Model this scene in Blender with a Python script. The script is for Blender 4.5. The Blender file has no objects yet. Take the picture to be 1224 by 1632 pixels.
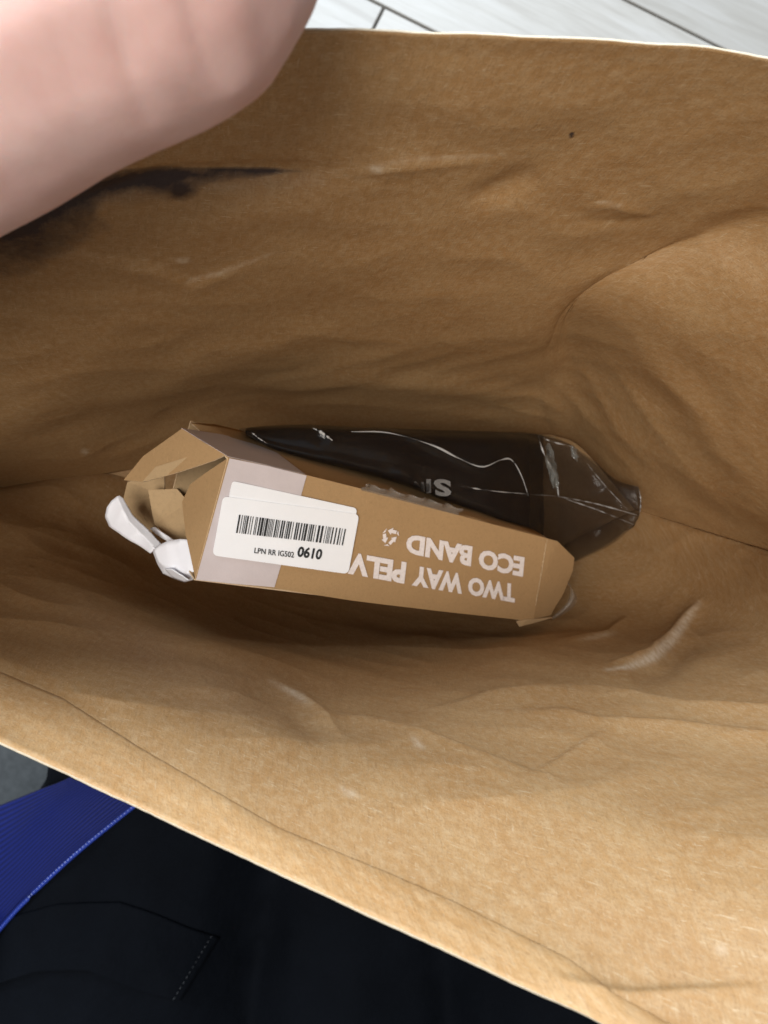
import bpy, bmesh, math, random
import numpy as np
from mathutils import Vector, Matrix, noise

random.seed(7)
SC = bpy.context.scene
COL = SC.collection

# ------------------------------------------------------------------ camera
H = 0.95                      # camera height above the floor (m)
FPX = 1179.0                  # focal length in photo pixels (26 mm equivalent)
cam_d = bpy.data.cameras.new('camera')
cam = bpy.data.objects.new('camera', cam_d); COL.objects.link(cam)
cam.location = (0, 0, H)
cam.rotation_euler = (0, 0, 0)           # looking straight down, image up = +Y
cam_d.sensor_fit = 'VERTICAL'; cam_d.sensor_height = 36.0
cam_d.lens = 36.0 * FPX / 1632.0
cam_d.clip_start = 0.01; cam_d.clip_end = 50
cam_d.dof.use_dof = True
cam_d.dof.focus_distance = 0.245
cam_d.dof.aperture_fstop = 26.0 / 1.4
SC.camera = cam

# ------------------------------------------------------------------ light
w = bpy.data.worlds.new('World'); SC.world = w; w.use_nodes = True
wn = w.node_tree.nodes; bg = wn['Background']
bg.inputs[0].default_value = (0.86, 0.93, 1.0, 1); bg.inputs[1].default_value = 0.32
def area(name, loc, target, size, power, col):
    l = bpy.data.lights.new(name, 'AREA'); l.shape = 'RECTANGLE'; l.size, l.size_y = size; l.energy = power; l.color = col
    o = bpy.data.objects.new(name, l); COL.objects.link(o); o.location = loc
    o.rotation_euler = (Vector(target) - Vector(loc)).to_track_quat('-Z', 'Y').to_euler()
    return o
area('window_light', (-0.45, 1.65, 2.05), (0, -0.05, 0.7), (1.4, 1.0), 94, (0.80, 0.90, 1.0))
area('ceiling_light', (-0.35, -0.25, 2.5), (0, 0.02, 0.6), (0.9, 0.9), 34, (1.0, 0.94, 0.87))

SC.view_settings.view_transform = 'Standard'; SC.view_settings.look = 'None'
SC.view_settings.exposure = 0.06; SC.view_settings.gamma = 1.0
SC.cycles.max_bounces = 9; SC.cycles.diffuse_bounces = 7; SC.cycles.transparent_max_bounces = 12
SC.cycles.caustics_reflective = False; SC.cycles.caustics_refractive = False
SC.cycles.use_denoising = True
SC.cycles.use_adaptive_sampling = True; SC.cycles.adaptive_threshold = .02

# ------------------------------------------------------------------ helpers
def P(u, v, d):
    """photo pixel at a chosen distance below the camera -> world point"""
    return np.array([(u - 612.0) / FPX * d, (816.0 - v) / FPX * d, H - d])
def PIX(p):
    d = H - p[..., 2]
    return 612 + p[..., 0] / d * FPX, 816 - p[..., 1] / d * FPX
def ray_plane(u, v, o, n):
    r = np.array([(u - 612.0) / FPX, (816.0 - v) / FPX, -1.0]); c = np.array([0, 0, H])
    return c + r * (np.dot(o - c, n) / np.dot(r, n))

def spline(pts, n, dist=None):
    """Catmull-Rom through control rows (k, ...) resampled to n"""
    pts = np.asarray(pts, float); k = len(pts)
    x = np.linspace(0, k - 1, n); i = np.clip(x.astype(int), 0, k - 2); t = (x - i)
    ext = np.concatenate([2 * pts[:1] - pts[1:2], pts, 2 * pts[-1:] - pts[-2:-1]])
    p0, p1, p2, p3 = ext[i], ext[i + 1], ext[i + 2], ext[i + 3]
    t = t.reshape((-1,) + (1,) * (pts.ndim - 1))
    return 0.5 * (2 * p1 + (p2 - p0) * t + (2 * p0 - 5 * p1 + 4 * p2 - p3) * t ** 2 + (3 * p1 - p0 - 3 * p2 + p3) * t ** 3)
def grid3(ctrl, nr, nc):
    c = np.array([[P(*q) for q in row] for row in ctrl])
    c = spline(c, nr)
    return np.swapaxes(spline(np.swapaxes(c, 0, 1), nc), 0, 1)
def normals(g):
    du = np.gradient(g, axis=1); dv = np.gradient(g, axis=0)
    n = np.cross(du, dv); n /= np.linalg.norm(n, axis=-1, keepdims=True) + 1e-12
    cam_v = np.array([0, 0, H]) - g
    s = np.sign(np.sum(n * cam_v, -1, keepdims=True)); s[s == 0] = 1
    return n
def seg_dist(U, V, pl):
    """distance (px) to a polyline and the parameter 0..1 along it"""
    best = np.full(U.shape, 1e9); par = np.zeros(U.shape); L = len(pl) - 1
    side = np.zeros(U.shape)
    for k in range(L):
        a = np.array(pl[k], float); b = np.array(pl[k + 1], float); d = b - a; l2 = d @ d
        t = np.clip(((U - a[0]) * d[0] + (V - a[1]) * d[1]) / l2, 0, 1)
        dx = U - a[0] - t * d[0]; dy = V - a[1] - t * d[1]
        q = np.hypot(dx, dy); m = q < best
        best = np.where(m, q, best); par = np.where(m, (k + t) / L, par)
        side = np.where(m, np.sign(d[0] * dy - d[1] * dx), side)
    return best, par, side
def fbm(g, scale, octv=4, seed=0.0, rough=0.5):
    out = np.zeros(g.shape[:2]); it = g.reshape(-1, 3) * scale + seed
    r = np.array([noise.fractal(Vector(q), 1.0 - math.log2(max(rough, .01)) * 0, 2.0, octv) for q in it])
    return r.reshape(g.shape[:2])

def add_props(o, label=None, cat=None, group=None, kind=None):
    for k, x in (('label', label), ('category', cat), ('group', group), ('kind', kind)):
        if x: o[k] = x
    return o
def mesh_obj(name, verts, faces, mat, parent=None, smooth=True, uv=None):
    me = bpy.data.meshes.new(name)
    me.from_pydata([tuple(map(float, q)) for q in verts], [], faces); me.update()
    if smooth: me.polygons.foreach_set('use_smooth', [True] * len(me.polygons))
    if uv is not None:
        l = me.uv_layers.new(name='UVMap'); idx = np.zeros(len(me.loops), int); me.loops.foreach_get('vertex_index', idx)
        l.data.foreach_set('uv', np.asarray(uv, float)[idx].ravel())
    o = bpy.data.objects.new(name, me); COL.objects.link(o)
    if mat is not None:
        for m in (mat if isinstance(mat, (list, tuple)) else [mat]): me.materials.append(m)
    if parent is not None: o.parent = parent
    return o
def grid_obj(name, g, mat, parent=None, thick=0.0, offset=1.0, flip=False, uv=None, rim_mat=None):
    nr, nc = g.shape[:2]
    ix = np.arange(nr * nc).reshape(nr, nc)
    f = np.stack([ix[:-1, :-1], ix[:-1, 1:], ix[1:, 1:], ix[1:, :-1]], -1).reshape(-1, 4)
    if flip == 'up':
        i_, j_ = nr // 2, nc // 2; flip = np.cross(g[i_, j_ + 1] - g[i_, j_], g[i_ + 1, j_] - g[i_, j_])[2] < 0
    if flip: f = f[:, ::-1]
    if uv is None:
        s = np.concatenate([np.zeros((nr, 1)), np.cumsum(np.linalg.norm(np.diff(g, axis=1), axis=-1), 1)], 1)
        t = np.concatenate([np.zeros((1, nc)), np.cumsum(np.linalg.norm(np.diff(g, axis=0), axis=-1), 0)], 0)
        uv = np.stack([s - s.mean(1, keepdims=True), t], -1)
    o = mesh_obj(name, g.reshape(-1, 3), f.tolist(), mat, parent, True, uv.reshape(-1, 2))
    if thick:
        m = o.modifiers.new('thickness', 'SOLIDIFY'); m.thickness = thick; m.offset = offset
        if rim_mat is not None: o.data.materials.append(rim_mat); m.material_offset_rim = 1
    return o
def empty(name, loc=(0, 0, 0)):
    o = bpy.data.objects.new(name, None); COL.objects.link(o); o.location = tuple(map(float, loc)); o.empty_display_size = .02
    return o
def adopt(o, parent):
    """parent keeping the world place of a mesh written in world coordinates"""
    o.parent = parent
    o.matrix_parent_inverse = Matrix.Translation(-Vector(root_loc(parent)))
    return o
def root_loc(p):
    l = Vector((0, 0, 0))
    return Vector(p.location) if p.type == 'EMPTY' else l

# ------------------------------------------------------------------ materials
class NT:
    def __init__(s, name):
        s.m = bpy.data.materials.new(name); s.m.use_nodes = True; s.t = s.m.node_tree
        s.b = s.t.nodes['Principled BSDF']; s.out = s.t.nodes['Material Output']
    def n(s, typ, **kw):
        x = s.t.nodes.new(typ)
        for k, v in kw.items():
            if k.startswith('i_'): x.inputs[k[2:].replace('_', ' ')].default_value = v
            else: setattr(x, k, v)
        return x
    def l(s, a, b): s.t.links.new(a, b)
    def coord(s, kind='UV', scale=(1, 1, 1), rot=(0, 0, 0)):
        c = s.n('ShaderNodeTexCoord'); m = s.n('ShaderNodeMapping')
        m.inputs['Scale'].default_value = scale; m.inputs['Rotation'].default_value = rot
        s.l(c.outputs[kind], m.inputs[0]); return m.outputs[0]
    def noise(s, vec, scale, detail=4, rough=.55, dist=0):
        x = s.n('ShaderNodeTexNoise'); x.inputs['Scale'].default_value = scale; x.inputs['Detail'].default_value = detail
        x.inputs['Roughness'].default_value = rough; x.inputs['Distortion'].default_value = dist
        s.l(vec, x.inputs['Vector']); return x.outputs['Fac']
    def ramp(s, fac, stops):
        x = s.n('ShaderNodeValToRGB'); e = x.color_ramp.elements
        while len(e) < len(stops): e.new(.5)
        for q, (p, c) in zip(e, stops): q.position = p; q.color = (*c, 1) if len(c) == 3 else c
        s.l(fac, x.inputs[0]); return x.outputs[0]
    def mix(s, a, b, fac, mode='MIX'):
        x = s.n('ShaderNodeMix', data_type='RGBA', blend_type=mode)
        for v, i in ((a, 6), (b, 7)):
            if isinstance(v, tuple): x.inputs[i].default_value = (*v, 1)
            else: s.l(v, x.inputs[i])
        if isinstance(fac, (int, float)): x.inputs[0].default_value = fac
        else: s.l(fac, x.inputs[0])
        return x.outputs[2]
    def math(s, op, a, b=0.0):
        x = s.n('ShaderNodeMath', operation=op)
        for v, i in ((a, 0), (b, 1)):
            if isinstance(v, (int, float)): x.inputs[i].default_value = v
            else: s.l(v, x.inputs[i])
        return x.outputs[0]
    def bump(s, hgt, strength, dist=.001, nrm=None):
        x = s.n('ShaderNodeBump'); x.inputs['Strength'].default_value = strength; x.inputs['Distance'].default_value = dist
        s.l(hgt, x.inputs['Height'])
        if nrm is not None: s.l(nrm, x.inputs['Normal'])
        return x.outputs[0]
BW = lambda a: (a, a, a)

def kraft_paper(name, light=1.0, stain=False):
    k = NT(name); b = k.b
    uv = k.coord('UV')
    big = k.noise(uv, 28, 3, .6)
    mott = k.noise(uv, 330, 4, .7)
    speck = k.noise(uv, 1500, 2, .6)
    st1 = k.noise(k.coord('UV', (900, 190, 1), (0, 0, .12)), 1, 3, .7, .4)
    st2 = k.noise(k.coord('UV', (330, 2600, 1), (0, 0, -.25)), 1, 3, .6, .3)
    fib = k.noise(k.coord('UV', (250, 2300, 1), (0, 0, .35)), 1, 2, .5, .8)
    fib2 = k.noise(k.coord('UV', (2100, 330, 1), (0, 0, .5)), 1, 2, .5, .8)
    base = k.ramp(big, [(.3, (.38 * light, .210 * light, .082 * light)), (.7, (.43 * light, .261 * light, .115 * light))])
    c = k.mix(base, (.53 * light, .385 * light, .225 * light), k.ramp(mott, [(.42, BW(0)), (.76, BW(.6))]))
    c = k.mix(c, (.23 * light, .13 * light, .055 * light), k.ramp(speck, [(.50, BW(0)), (.80, BW(.55))]))
    c = k.mix(c, (.25 * light, .142 * light, .06 * light), k.ramp(st1, [(.50, BW(0)), (.78, BW(.38))]))
    c = k.mix(c, (.21, .12, .055), k.ramp(st2, [(.58, BW(0)), (.72, BW(.45))]))
    c = k.mix(c, (.58, .45, .29), k.ramp(fib, [(.64, BW(0)), (.73, BW(.65))]))
    c = k.mix(c, (.55, .42, .27), k.ramp(fib2, [(.66, BW(0)), (.75, BW(.6))]))
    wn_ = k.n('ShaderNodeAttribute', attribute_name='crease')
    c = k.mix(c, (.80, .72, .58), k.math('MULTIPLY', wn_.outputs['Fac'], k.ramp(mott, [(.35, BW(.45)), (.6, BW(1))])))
    if stain:
        at = k.n('ShaderNodeAttribute', attribute_name='stain')
        blot = k.noise(uv, 55, 5, .7, .3)
        msk = k.ramp(k.math('MULTIPLY', at.outputs['Fac'], k.math('ADD', k.math('MULTIPLY', blot, 1.9), .05)), [(.20, BW(0)), (.42, BW(.45)), (.75, BW(.92))])
        c = k.mix(c, (.030, .019, .022), msk)
    k.l(c, b.inputs['Base Color'])
    b.inputs['Roughness'].default_value = .56; b.inputs['Specular IOR Level'].default_value = .38
    hgt = k.math('ADD', k.math('MULTIPLY', mott, .8), k.math('ADD', st1, k.math('MULTIPLY', speck, .5)))
    n1 = k.bump(k.noise(uv, 40, 3, .6), .35, .0016)
    k.l(k.bump(hgt, .42, .00035, n1), b.inputs['Normal'])
    # paper lets a little light through
    tr = k.n('ShaderNodeBsdfTranslucent'); k.l(c, tr.inputs[0]); mx = k.n('ShaderNodeMixShader'); mx.inputs[0].default_value = .17
    k.l(b.outputs[0], mx.inputs[1]); k.l(tr.outputs[0], mx.inputs[2]); k.l(mx.outputs[0], k.out.inputs[0])
    return k.m
def plain(name, col, rough=.6, spec=.4, var=.12, scale=80, bump=.0, bscale=400, coord='Object', **kw):
    k = NT(name); v = k.coord(coord)
    nz = k.noise(v, scale, 5, .6)
    c = k.mix(tuple(x * (1 - var) for x in col), tuple(min(1, x * (1 + var)) for x in col), k.ramp(nz, [(.3, BW(0)), (.7, BW(1))]))
    k.l(c, k.b.inputs['Base Color']); k.b.inputs['Roughness'].default_value = rough; k.b.inputs['Specular IOR Level'].default_value = spec
    if bump: k.l(k.bump(k.noise(v, bscale, 5, .65), bump, .0008), k.b.inputs['Normal'])
    for a, x in kw.items(): k.b.inputs[a.replace('_', ' ')].default_value = x
    return k.m

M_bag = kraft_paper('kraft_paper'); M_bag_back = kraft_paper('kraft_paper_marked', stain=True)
M_hem_lit = kraft_paper('kraft_paper_hem_lit', 1.22)  # same paper made paler: the hem's tilt towards the light is painted in
M_edge = plain('paper_cut_edge', (.62, .54, .41), .8, .2, .1, 900)  # pale tone carries the bright halo of the lit rim
def cardboard(name, col):
    k = NT(name); v = k.coord('Object')
    a = k.noise(v, 45, 5, .6); s1 = k.noise(v, 700, 4, .7); s2 = k.noise(k.coord('Object', (1800, 260, 900), (0, 0, .3)), 1, 3, .6)
    c = k.mix(tuple(x * .9 for x in col), tuple(x * 1.1 for x in col), a)
    c = k.mix(c, tuple(x * .72 for x in col), k.ramp(s1, [(.5, BW(0)), (.8, BW(.55))]))
    c = k.mix(c, tuple(min(1, x * 1.35) for x in col), k.ramp(s2, [(.62, BW(0)), (.75, BW(.5))]))
    k.l(c, k.b.inputs['Base Color']); k.b.inputs['Roughness'].default_value = .72; k.b.inputs['Specular IOR Level'].default_value = .10
    k.l(k.bump(k.math('ADD', s1, k.noise(v, 60, 3)), .25, .0006), k.b.inputs['Normal'])
    return k.m
M_card = cardboard('carton_board', (.40, .255, .125))
M_card_in = cardboard('carton_board_inside', (.43, .30, .165))
M_card_cut = plain('carton_cut_edge', (.62, .47, .30), .8, .2, .15, 900)
M_band = plain('pale_lilac_print', (.60, .535, .535), .5, .4, .06, 60, .12, 500)
M_ink = plain('white_ink', (.80, .74, .72), .6, .3, .10, 900)
M_label = plain('white_label_paper', (.90, .92, .95), .42, .45, .02, 60, .05, 120)
M_black_ink = plain('black_print', (.025, .027, .03), .5, .3, .5, 1500)
M_strip = plain('white_strip_paper', (.86, .87, .92), .45, .4, .05, 60, .08, 200)

def film(name, col, alpha, rough, bump=.5):
    k = NT(name); v = k.coord('Object'); b = k.b
    b.inputs['Base Color'].default_value = (*col, 1); b.inputs['Roughness'].default_value = rough
    b.inputs['Specular IOR Level'].default_value = .6; b.inputs['Alpha'].default_value = alpha
    h = k.math('ADD', k.noise(v, 55, 4, .6, .8), k.math('MULTIPLY', k.noise(v, 240, 3, .6, 1.2), .25))
    k.l(k.bump(h, bump, .0022), b.inputs['Normal'])
    return k.m
M_film = film('smoky_polybag_film', (.016, .0125, .0105), .50, .09)
M_clear = film('clear_tape_film', (.30, .27, .23), .28, .15)
M_pack = plain('black_packed_item', (.005, .005, .007), .4, .25, .3, 120, .5, 140)
M_grey_print = plain('grey_print', (.16, .155, .15), .5, .3, .2, 900)

# skin
k = NT('skin'); v = k.coord('Object')
a = k.noise(v, 60, 4, .6); f = k.noise(v, 900, 4, .6)
c = k.ramp(a, [(.25, (.58, .345, .30)), (.55, (.65, .425, .38)), (.8, (.70, .49, .445))])
k.l(c, k.b.inputs['Base Color']); k.b.inputs['Roughness'].default_value = .6; k.b.inputs['Specular IOR Level'].default_value = .25
k.b.inputs['Subsurface Weight'].default_value = .35; k.b.inputs['Subsurface Radius'].default_value = (1, .35, .2); k.b.inputs['Subsurface Scale'].default_value = .006
k.l(k.bump(k.math('ADD', f, k.noise(v, 200, 4, .6)), .15, .0004), k.b.inputs['Normal']); M_skin = k.m
M_nail = plain('fingernail', (.72, .5, .45), .25, .5, .05)

# dark trouser cloth
k = NT('black_cloth'); v = k.coord('Object')
wv = k.noise(k.coord('Object', (2600, 900, 900), (0, 0, .5)), 1, 3, .6); a = k.noise(v, 30, 5, .6)
c = k.mix((.0014, .002, .0034), (.0034, .0048, .0078), a); c = k.mix(c, (.0075, .0098, .0145), k.ramp(wv, [(.55, BW(0)), (.8, BW(.5))]))
k.l(c, k.b.inputs['Base Color']); k.b.inputs['Roughness'].default_value = .85; k.b.inputs['Specular IOR Level'].default_value = .06
k.b.inputs['Sheen Weight'].default_value = .0; k.b.inputs['Sheen Roughness'].default_value = .5
k.l(k.bump(wv, .3, .0005, k.bump(k.noise(v, 25, 4, .6), .5, .006)), k.b.inputs['Normal']); M_cloth = k.m
M_thread = plain('grey_thread', (.026, .03, .036), .8, .2)
# blue ribbed knit
k = NT('blue_ribbed_cloth'); v = k.coord('UV')
wave = k.n('ShaderNodeTexWave', wave_type='BANDS', bands_direction='Y'); wave.inputs['Scale'].default_value = 62; wave.inputs['Distortion'].default_value = .25
k.l(v, wave.inputs['Vector']); a = k.noise(v, 22, 4, .6)
c = k.mix((.0008, .003, .042), (.0014, .0055, .07), a); c = k.mix(c, (.004, .014, .16), k.math('MULTIPLY', wave.outputs['Fac'], .7))
k.l(c, k.b.inputs['Base Color']); k.b.inputs['Roughness'].default_value = .6; k.b.inputs['Specular IOR Level'].default_value = .25
k.l(k.bump(wave.outputs['Fac'], .5, .0006), k.b.inputs['Normal']); M_blue = k.m
M_blue_edge = plain('blue_piping', (.012, .035, .27), .42, .5, .15)
M_blue_stitch = plain('pale_blue_stitch', (.30, .37, .72), .6, .3)
# floor planks
def plank_mat(i):
    r = random.Random(i); k = NT('wood_look_tile'); v = k.coord('Object', (1, 1, 1)); t = r.uniform(.9, 1.06)
    g = k.noise(k.coord('Object', (5, 70, 1)), 1, 6, .65, .7); g2 = k.noise(k.coord('Object', (22, 420, 1)), 1, 4, .6, .3); a = k.noise(v, 6, 4, .6)
    c = k.ramp(g, [(.28, (.30 * t, .275 * t, .24 * t)), (.5, (.385 * t, .365 * t, .33 * t)), (.75, (.45 * t, .435 * t, .41 * t))])
    c = k.mix(c, (.25, .225, .195), k.ramp(g2, [(.55, BW(0)), (.75, BW(.45))])); c = k.mix(c, (.46, .45, .44), k.math('MULTIPLY', a, .35))
    k.l(c, k.b.inputs['Base Color']); k.b.inputs['Roughness'].default_value = .45
    k.l(k.bump(g2, .15, .0008), k.b.inputs['Normal']); return k.m
M_planks = [plank_mat(i) for i in range(4)]
M_grout = plain('dark_grout', (.10, .095, .09), .9, .2)

# ------------------------------------------------------------------ floor: wood-look planks in a recessed grout bed
fl = mesh_obj('floor', [(-2.2, -2.2, -.004), (2.2, -2.2, -.004), (2.2, 2.2, -.004), (-2.2, 2.2, -.004)], [(0, 1, 2, 3)], M_grout, smooth=False)
add_props(fl, kind='structure')
ang = math.atan2(-68, 145) - math.radians(1.5)                    # run of the planks
PW, PL, GAP = .146, .90, .0035
def plank_mesh(i):
    bm = bmesh.new(); bmesh.ops.create_cube(bm, size=1)
    for q in bm.verts: q.co = Vector((q.co.x * (PL - GAP), q.co.y * (PW - GAP), q.co.z * .008))
    bmesh.ops.bevel(bm, geom=[e for e in bm.edges if e.verts[0].co.z > 0 and e.verts[1].co.z > 0], offset=.001, segments=1, affect='EDGES')
    me = bpy.data.meshes.new('plank'); bm.to_mesh(me); bm.free(); me.materials.append(M_planks[i]); return me
PM = [plank_mesh(i) for i in range(4)]
ex = Vector((math.cos(ang), math.sin(ang), 0)); ey = Vector((-math.sin(ang), math.cos(ang), 0))
org = Vector(P(1057, 34, H))                     # a point on one long joint
cross = Vector(P(613, 13, H))                    # where a short joint meets a long joint
off0 = (cross - org).dot(ex)
row_c = round((cross - org).dot(ey) / PW)
for r in range(-16, 9):
    for c in range(-3, 4):
        sh = off0 + (c + .5) * PL + ((r - (row_c - 1)) * PL * .57)
        p = org + ex * sh + ey * ((r + .5) * PW)
        if abs(p.x) > 1.75 or abs(p.y) > 1.75: continue
        o = bpy.data.objects.new('plank', PM[(r * 5 + c * 3) % 4]); COL.objects.link(o)
        o.location = p + Vector((0, 0, .000)) - Vector((0, 0, p.z)); o.rotation_euler = (0, 0, ang); o.parent = fl

# ------------------------------------------------------------------ trousers (seated lap under the bag)
ZL = H - .452                                   # top of the thighs, where the bag rests
def blob_mesh(name, chains, voxel, mat, smooth_it=6, parent=None):
    """chains of (point, radius) swept with tapered balls, fused into one skin"""
    bm = bmesh.new()
    for ch in chains:
        for (p, r), (q, s) in zip(ch[:-1], ch[1:]):
            p, q = Vector(p), Vector(q); n = max(2, int((q - p).length / (min(r, s) * .22)))
            for i in range(n + 1):
                t = i / n; bmesh.ops.create_icosphere(bm, subdivisions=2, radius=r + (s - r) * t, matrix=Matrix.Translation(p.lerp(q, t)))
    me = bpy.data.meshes.new(name); bm.to_mesh(me); bm.free()
    o = bpy.data.objects.new(name, me); COL.objects.link(o)
    m = o.modifiers.new('fuse', 'REMESH'); m.mode = 'VOXEL'; m.voxel_size = voxel
    m = o.modifiers.new('smooth', 'SMOOTH'); m.factor = .5; m.iterations = smooth_it
    dg = bpy.context.evaluated_depsgraph_get(); me2 = bpy.data.meshes.new_from_object(o.evaluated_get(dg))
    o.modifiers.clear(); o.data = me2; me2.materials.clear(); me2.materials.append(mat)
    me2.polygons.foreach_set('use_smooth', [True] * len(me2.polygons))
    if parent: o.parent = parent
    return o
zt = ZL - .088
tr = blob_mesh('trousers', [
    [((-.21, -.62, zt + .01), .12), ((-.185, -.32, zt - .008), .105), ((-.125, -.10, zt), .085), ((-.10, .10, zt), .082), ((-.10, .17, zt - .02), .075), ((-.10, .20, .20), .062), ((-.10, .19, .055), .056)],
    [((.16, -.62, zt + .01), .12), ((.12, -.30, zt + .003), .088), ((.10, .10, zt), .082), ((.10, .17, zt - .02), .075), ((.10, .20, .20), .062), ((.10, .19, .055), .056)],
    [((-.02, -.62, zt - .01), .11), ((-.02, -.25, zt - .02), .085), ((0, -.05, zt - .03), .075)],
    [((-.18, -.62, zt + .02), .12), ((.14, -.62, zt + .02), .12)]], .006, M_cloth, 8)
vv = np.zeros(len(tr.data.vertices) * 3); tr.data.vertices.foreach_get('co', vv); vv = vv.reshape(-1, 3)
for i, q in enumerate(vv):
    p = Vector(q); n = tr.data.vertices[i].normal
    fold = noise.noise(Vector((p.x * 9, p.y * 16 + p.x * 10, p.z * 9))) * .007 + noise.noise(p * 40) * .0018
    if q[2] > ZL - .004 and q[1] > -.14: fold = min(fold, 0)
    vv[i] = q + np.array(n) * fold
    vv[i][2] = max(vv[i][2], 0.006)
tr.data.vertices.foreach_set('co', vv.ravel()); tr.data.update()
add_props(tr, 'black cloth trousers of a seated person, in the dark below the bag\'s near edge', 'trousers')

from mathutils.bvhtree import BVHTree
def surf_z(bvh, x, y, z0=1.0):
    h = bvh.ray_cast(Vector((x, y, z0)), Vector((0, 0, -1)))
    return h[0].z if h[0] is not None else None
bvh_t = BVHTree.FromPolygons([tuple(q) for q in vv], [tuple(p.vertices) for p in tr.data.polygons])
def cam_hit(bvh, u, v):
    d = Vector(((u - 612.0) / FPX, (816.0 - v) / FPX, -1.0)).normalized()
    h = bvh.ray_cast(Vector((0, 0, H)), d); return np.array(h[0]) if h[0] is not None else None
# pocket flap: a second layer of cloth lying on the thigh, its wavy hem towards the bottom
def flap_curve_bot(u): return np.interp(u, [-60, 0, 60, 110, 150, 200, 250, 294], [1556, 1556, 1540, 1537, 1535, 1551, 1571, 1584])
rows = []
for i in range(26):
    t = i / 25
    row = []
    for j in range(60):
        s = j / 59
        ub = -60 + s * (294 + 60); vb = flap_curve_bot(ub)
        ut = ub + 58 * (.3 + .7 * s); vt = vb - 95 - 5 * math.sin(s * 4)
        u, v_ = ub + (ut - ub) * t, vb + (vt - vb) * t
        h = cam_hit(bvh_t, u, v_)
        if h is None: h = P(u, v_, .47)
        lift = .0065 * (1 - t) ** 1.2 + .0012 + .002 * math.sin(s * 9 + 1) * (1 - t)
        row.append(h + np.array([0, 0, lift]))
    rows.append(row)
fg = np.array(rows); 
for _ in range(3):
    fg[1:-1, :, 2] = (fg[:-2, :, 2] + 2 * fg[1:-1, :, 2] + fg[2:, :, 2]) / 4
pf = grid_obj('pocket_flap', fg, M_cloth, tr, .0016, -1, flip='up')
sv, sf = [], []
def rod(pts, r, sv, sf, ns=6):
    pts = [Vector(p) for p in pts]; b = len(sv)
    for i, p in enumerate(pts):
        t = (pts[min(i + 1, len(pts) - 1)] - pts[max(i - 1, 0)]).normalized(); x = t.orthogonal().normalized(); y = t.cross(x)
        if i and False: pass
        rr = r[i] if isinstance(r, (list, tuple)) else r
        for k_ in range(ns): a_ = 2 * math.pi * k_ / ns; sv.append(p + (x * math.cos(a_) + y * math.sin(a_)) * rr)
    for i in range(len(pts) - 1):
        for k_ in range(ns): sf.append((b + i * ns + k_, b + i * ns + (k_ + 1) % ns, b + (i + 1) * ns + (k_ + 1) % ns, b + (i + 1) * ns + k_))
    sf.append(tuple(b + k_ for k_ in reversed(range(ns)))); e = b + (len(pts) - 1) * ns; sf.append(tuple(e + k_ for k_ in range(ns)))
e = fg[:, -3]
for i in range(0, 25, 2): rod([e[i] + [0, 0, .0002], (e[i] + e[i + 1]) / 2 + [0, 0, .0004], e[i + 1] + [0, 0, .0002]], .0004, sv, sf)
mesh_obj('stitching', sv, sf, M_thread, tr)

# thin dark grey slab laid over the floor, seen past the blue cloth
M_slab = plain('dark_grey_slab', (.075, .080, .082), .9, .15, .2, 90, .4, 700)
bm = bmesh.new(); bmesh.ops.create_cube(bm, size=1)
for q in bm.verts: q.co = Vector((q.co.x * .62, q.co.y * .9, q.co.z * .009))
bmesh.ops.bevel(bm, geom=bm.edges[:], offset=.003, segments=2, affect='EDGES')
me = bpy.data.meshes.new('floor_slab'); bm.to_mesh(me); bm.free(); me.materials.append(M_slab)
slab_o = bpy.data.objects.new('floor_slab', me); COL.objects.link(slab_o); slab_o.location = (-.56, -.50, .0086); slab_o.rotation_euler = (0, 0, .12)
add_props(slab_o, 'plain dark grey slab on the floor between the bag and the blue cloth', 'mat')

# ------------------------------------------------------------------ blue ribbed cloth at the left of the lap
bl_ctrl = [  # rows run from the far edge to the piped edge, columns from the left (outside) to under the bag
    [(-420, 1490, .60), (-160, 1345, .55), (0, 1283, .51), (60, 1259, .487), (112, 1238, .476), (190, 1190, .466), (300, 1105, .46)],
    [(-420, 1640, .57), (-160, 1460, .52), (0, 1352, .488), (60, 1306, .472), (135, 1253, .464), (215, 1205, .458), (320, 1125, .456)],
    [(-400, 1760, .56), (-150, 1560, .51), (0, 1420, .475), (75, 1345, .463), (160, 1270, .457), (235, 1220, .453), (335, 1140, .453)],
    [(-380, 1850, .56), (-140, 1630, .51), (0, 1472, .472), (98, 1372, .459), (203, 1286, .452), (265, 1240, .450), (350, 1155, .451)],
    [(-370, 1890, .565), (-135, 1660, .515), (0, 1482, .473), (101, 1379, .460), (206, 1291, .453), (268, 1244, .451), (353, 1160, .452)]]
bgd = grid3(bl_ctrl, 60, 120)
bgd[..., 2] += .0016 * np.sin(np.linspace(0, 9, 60))[:, None] * np.linspace(1, .4, 120)[None]
uvb = np.stack(np.meshgrid(np.linspace(0, 1, 120), np.linspace(0, .16, 60)), -1)
blo = grid_obj('blue_garment', bgd, M_blue, None, .0025, -1, flip='up', uv=uvb)
add_props(blo, 'bright blue ribbed cloth with a dotted stitched edge, left of the black trousers', 'garment')
sv, sf = [], []; rod([q + [0, 0, .0005] for q in bgd[-2, ::2]], .0013, sv, sf, 8); mesh_obj('piping', sv, sf, M_blue_edge, blo)
sv, sf = [], []
line = bgd[52]; cum = np.concatenate([[0], np.cumsum(np.linalg.norm(np.diff(line, axis=0), axis=1))])
for s in np.arange(0, cum[-1] * .93, .0027):
    p = np.array([np.interp(s, cum, line[:, a_]) for a_ in range(3)]); q = np.array([np.interp(s + .0014, cum, line[:, a_]) for a_ in range(3)])
    rod([p + [0, 0, .0001], (p + q) / 2 + [0, 0, .0004], q + [0, 0, .0001]], [.0003, .0005, .0003], sv, sf, 5)
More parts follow.
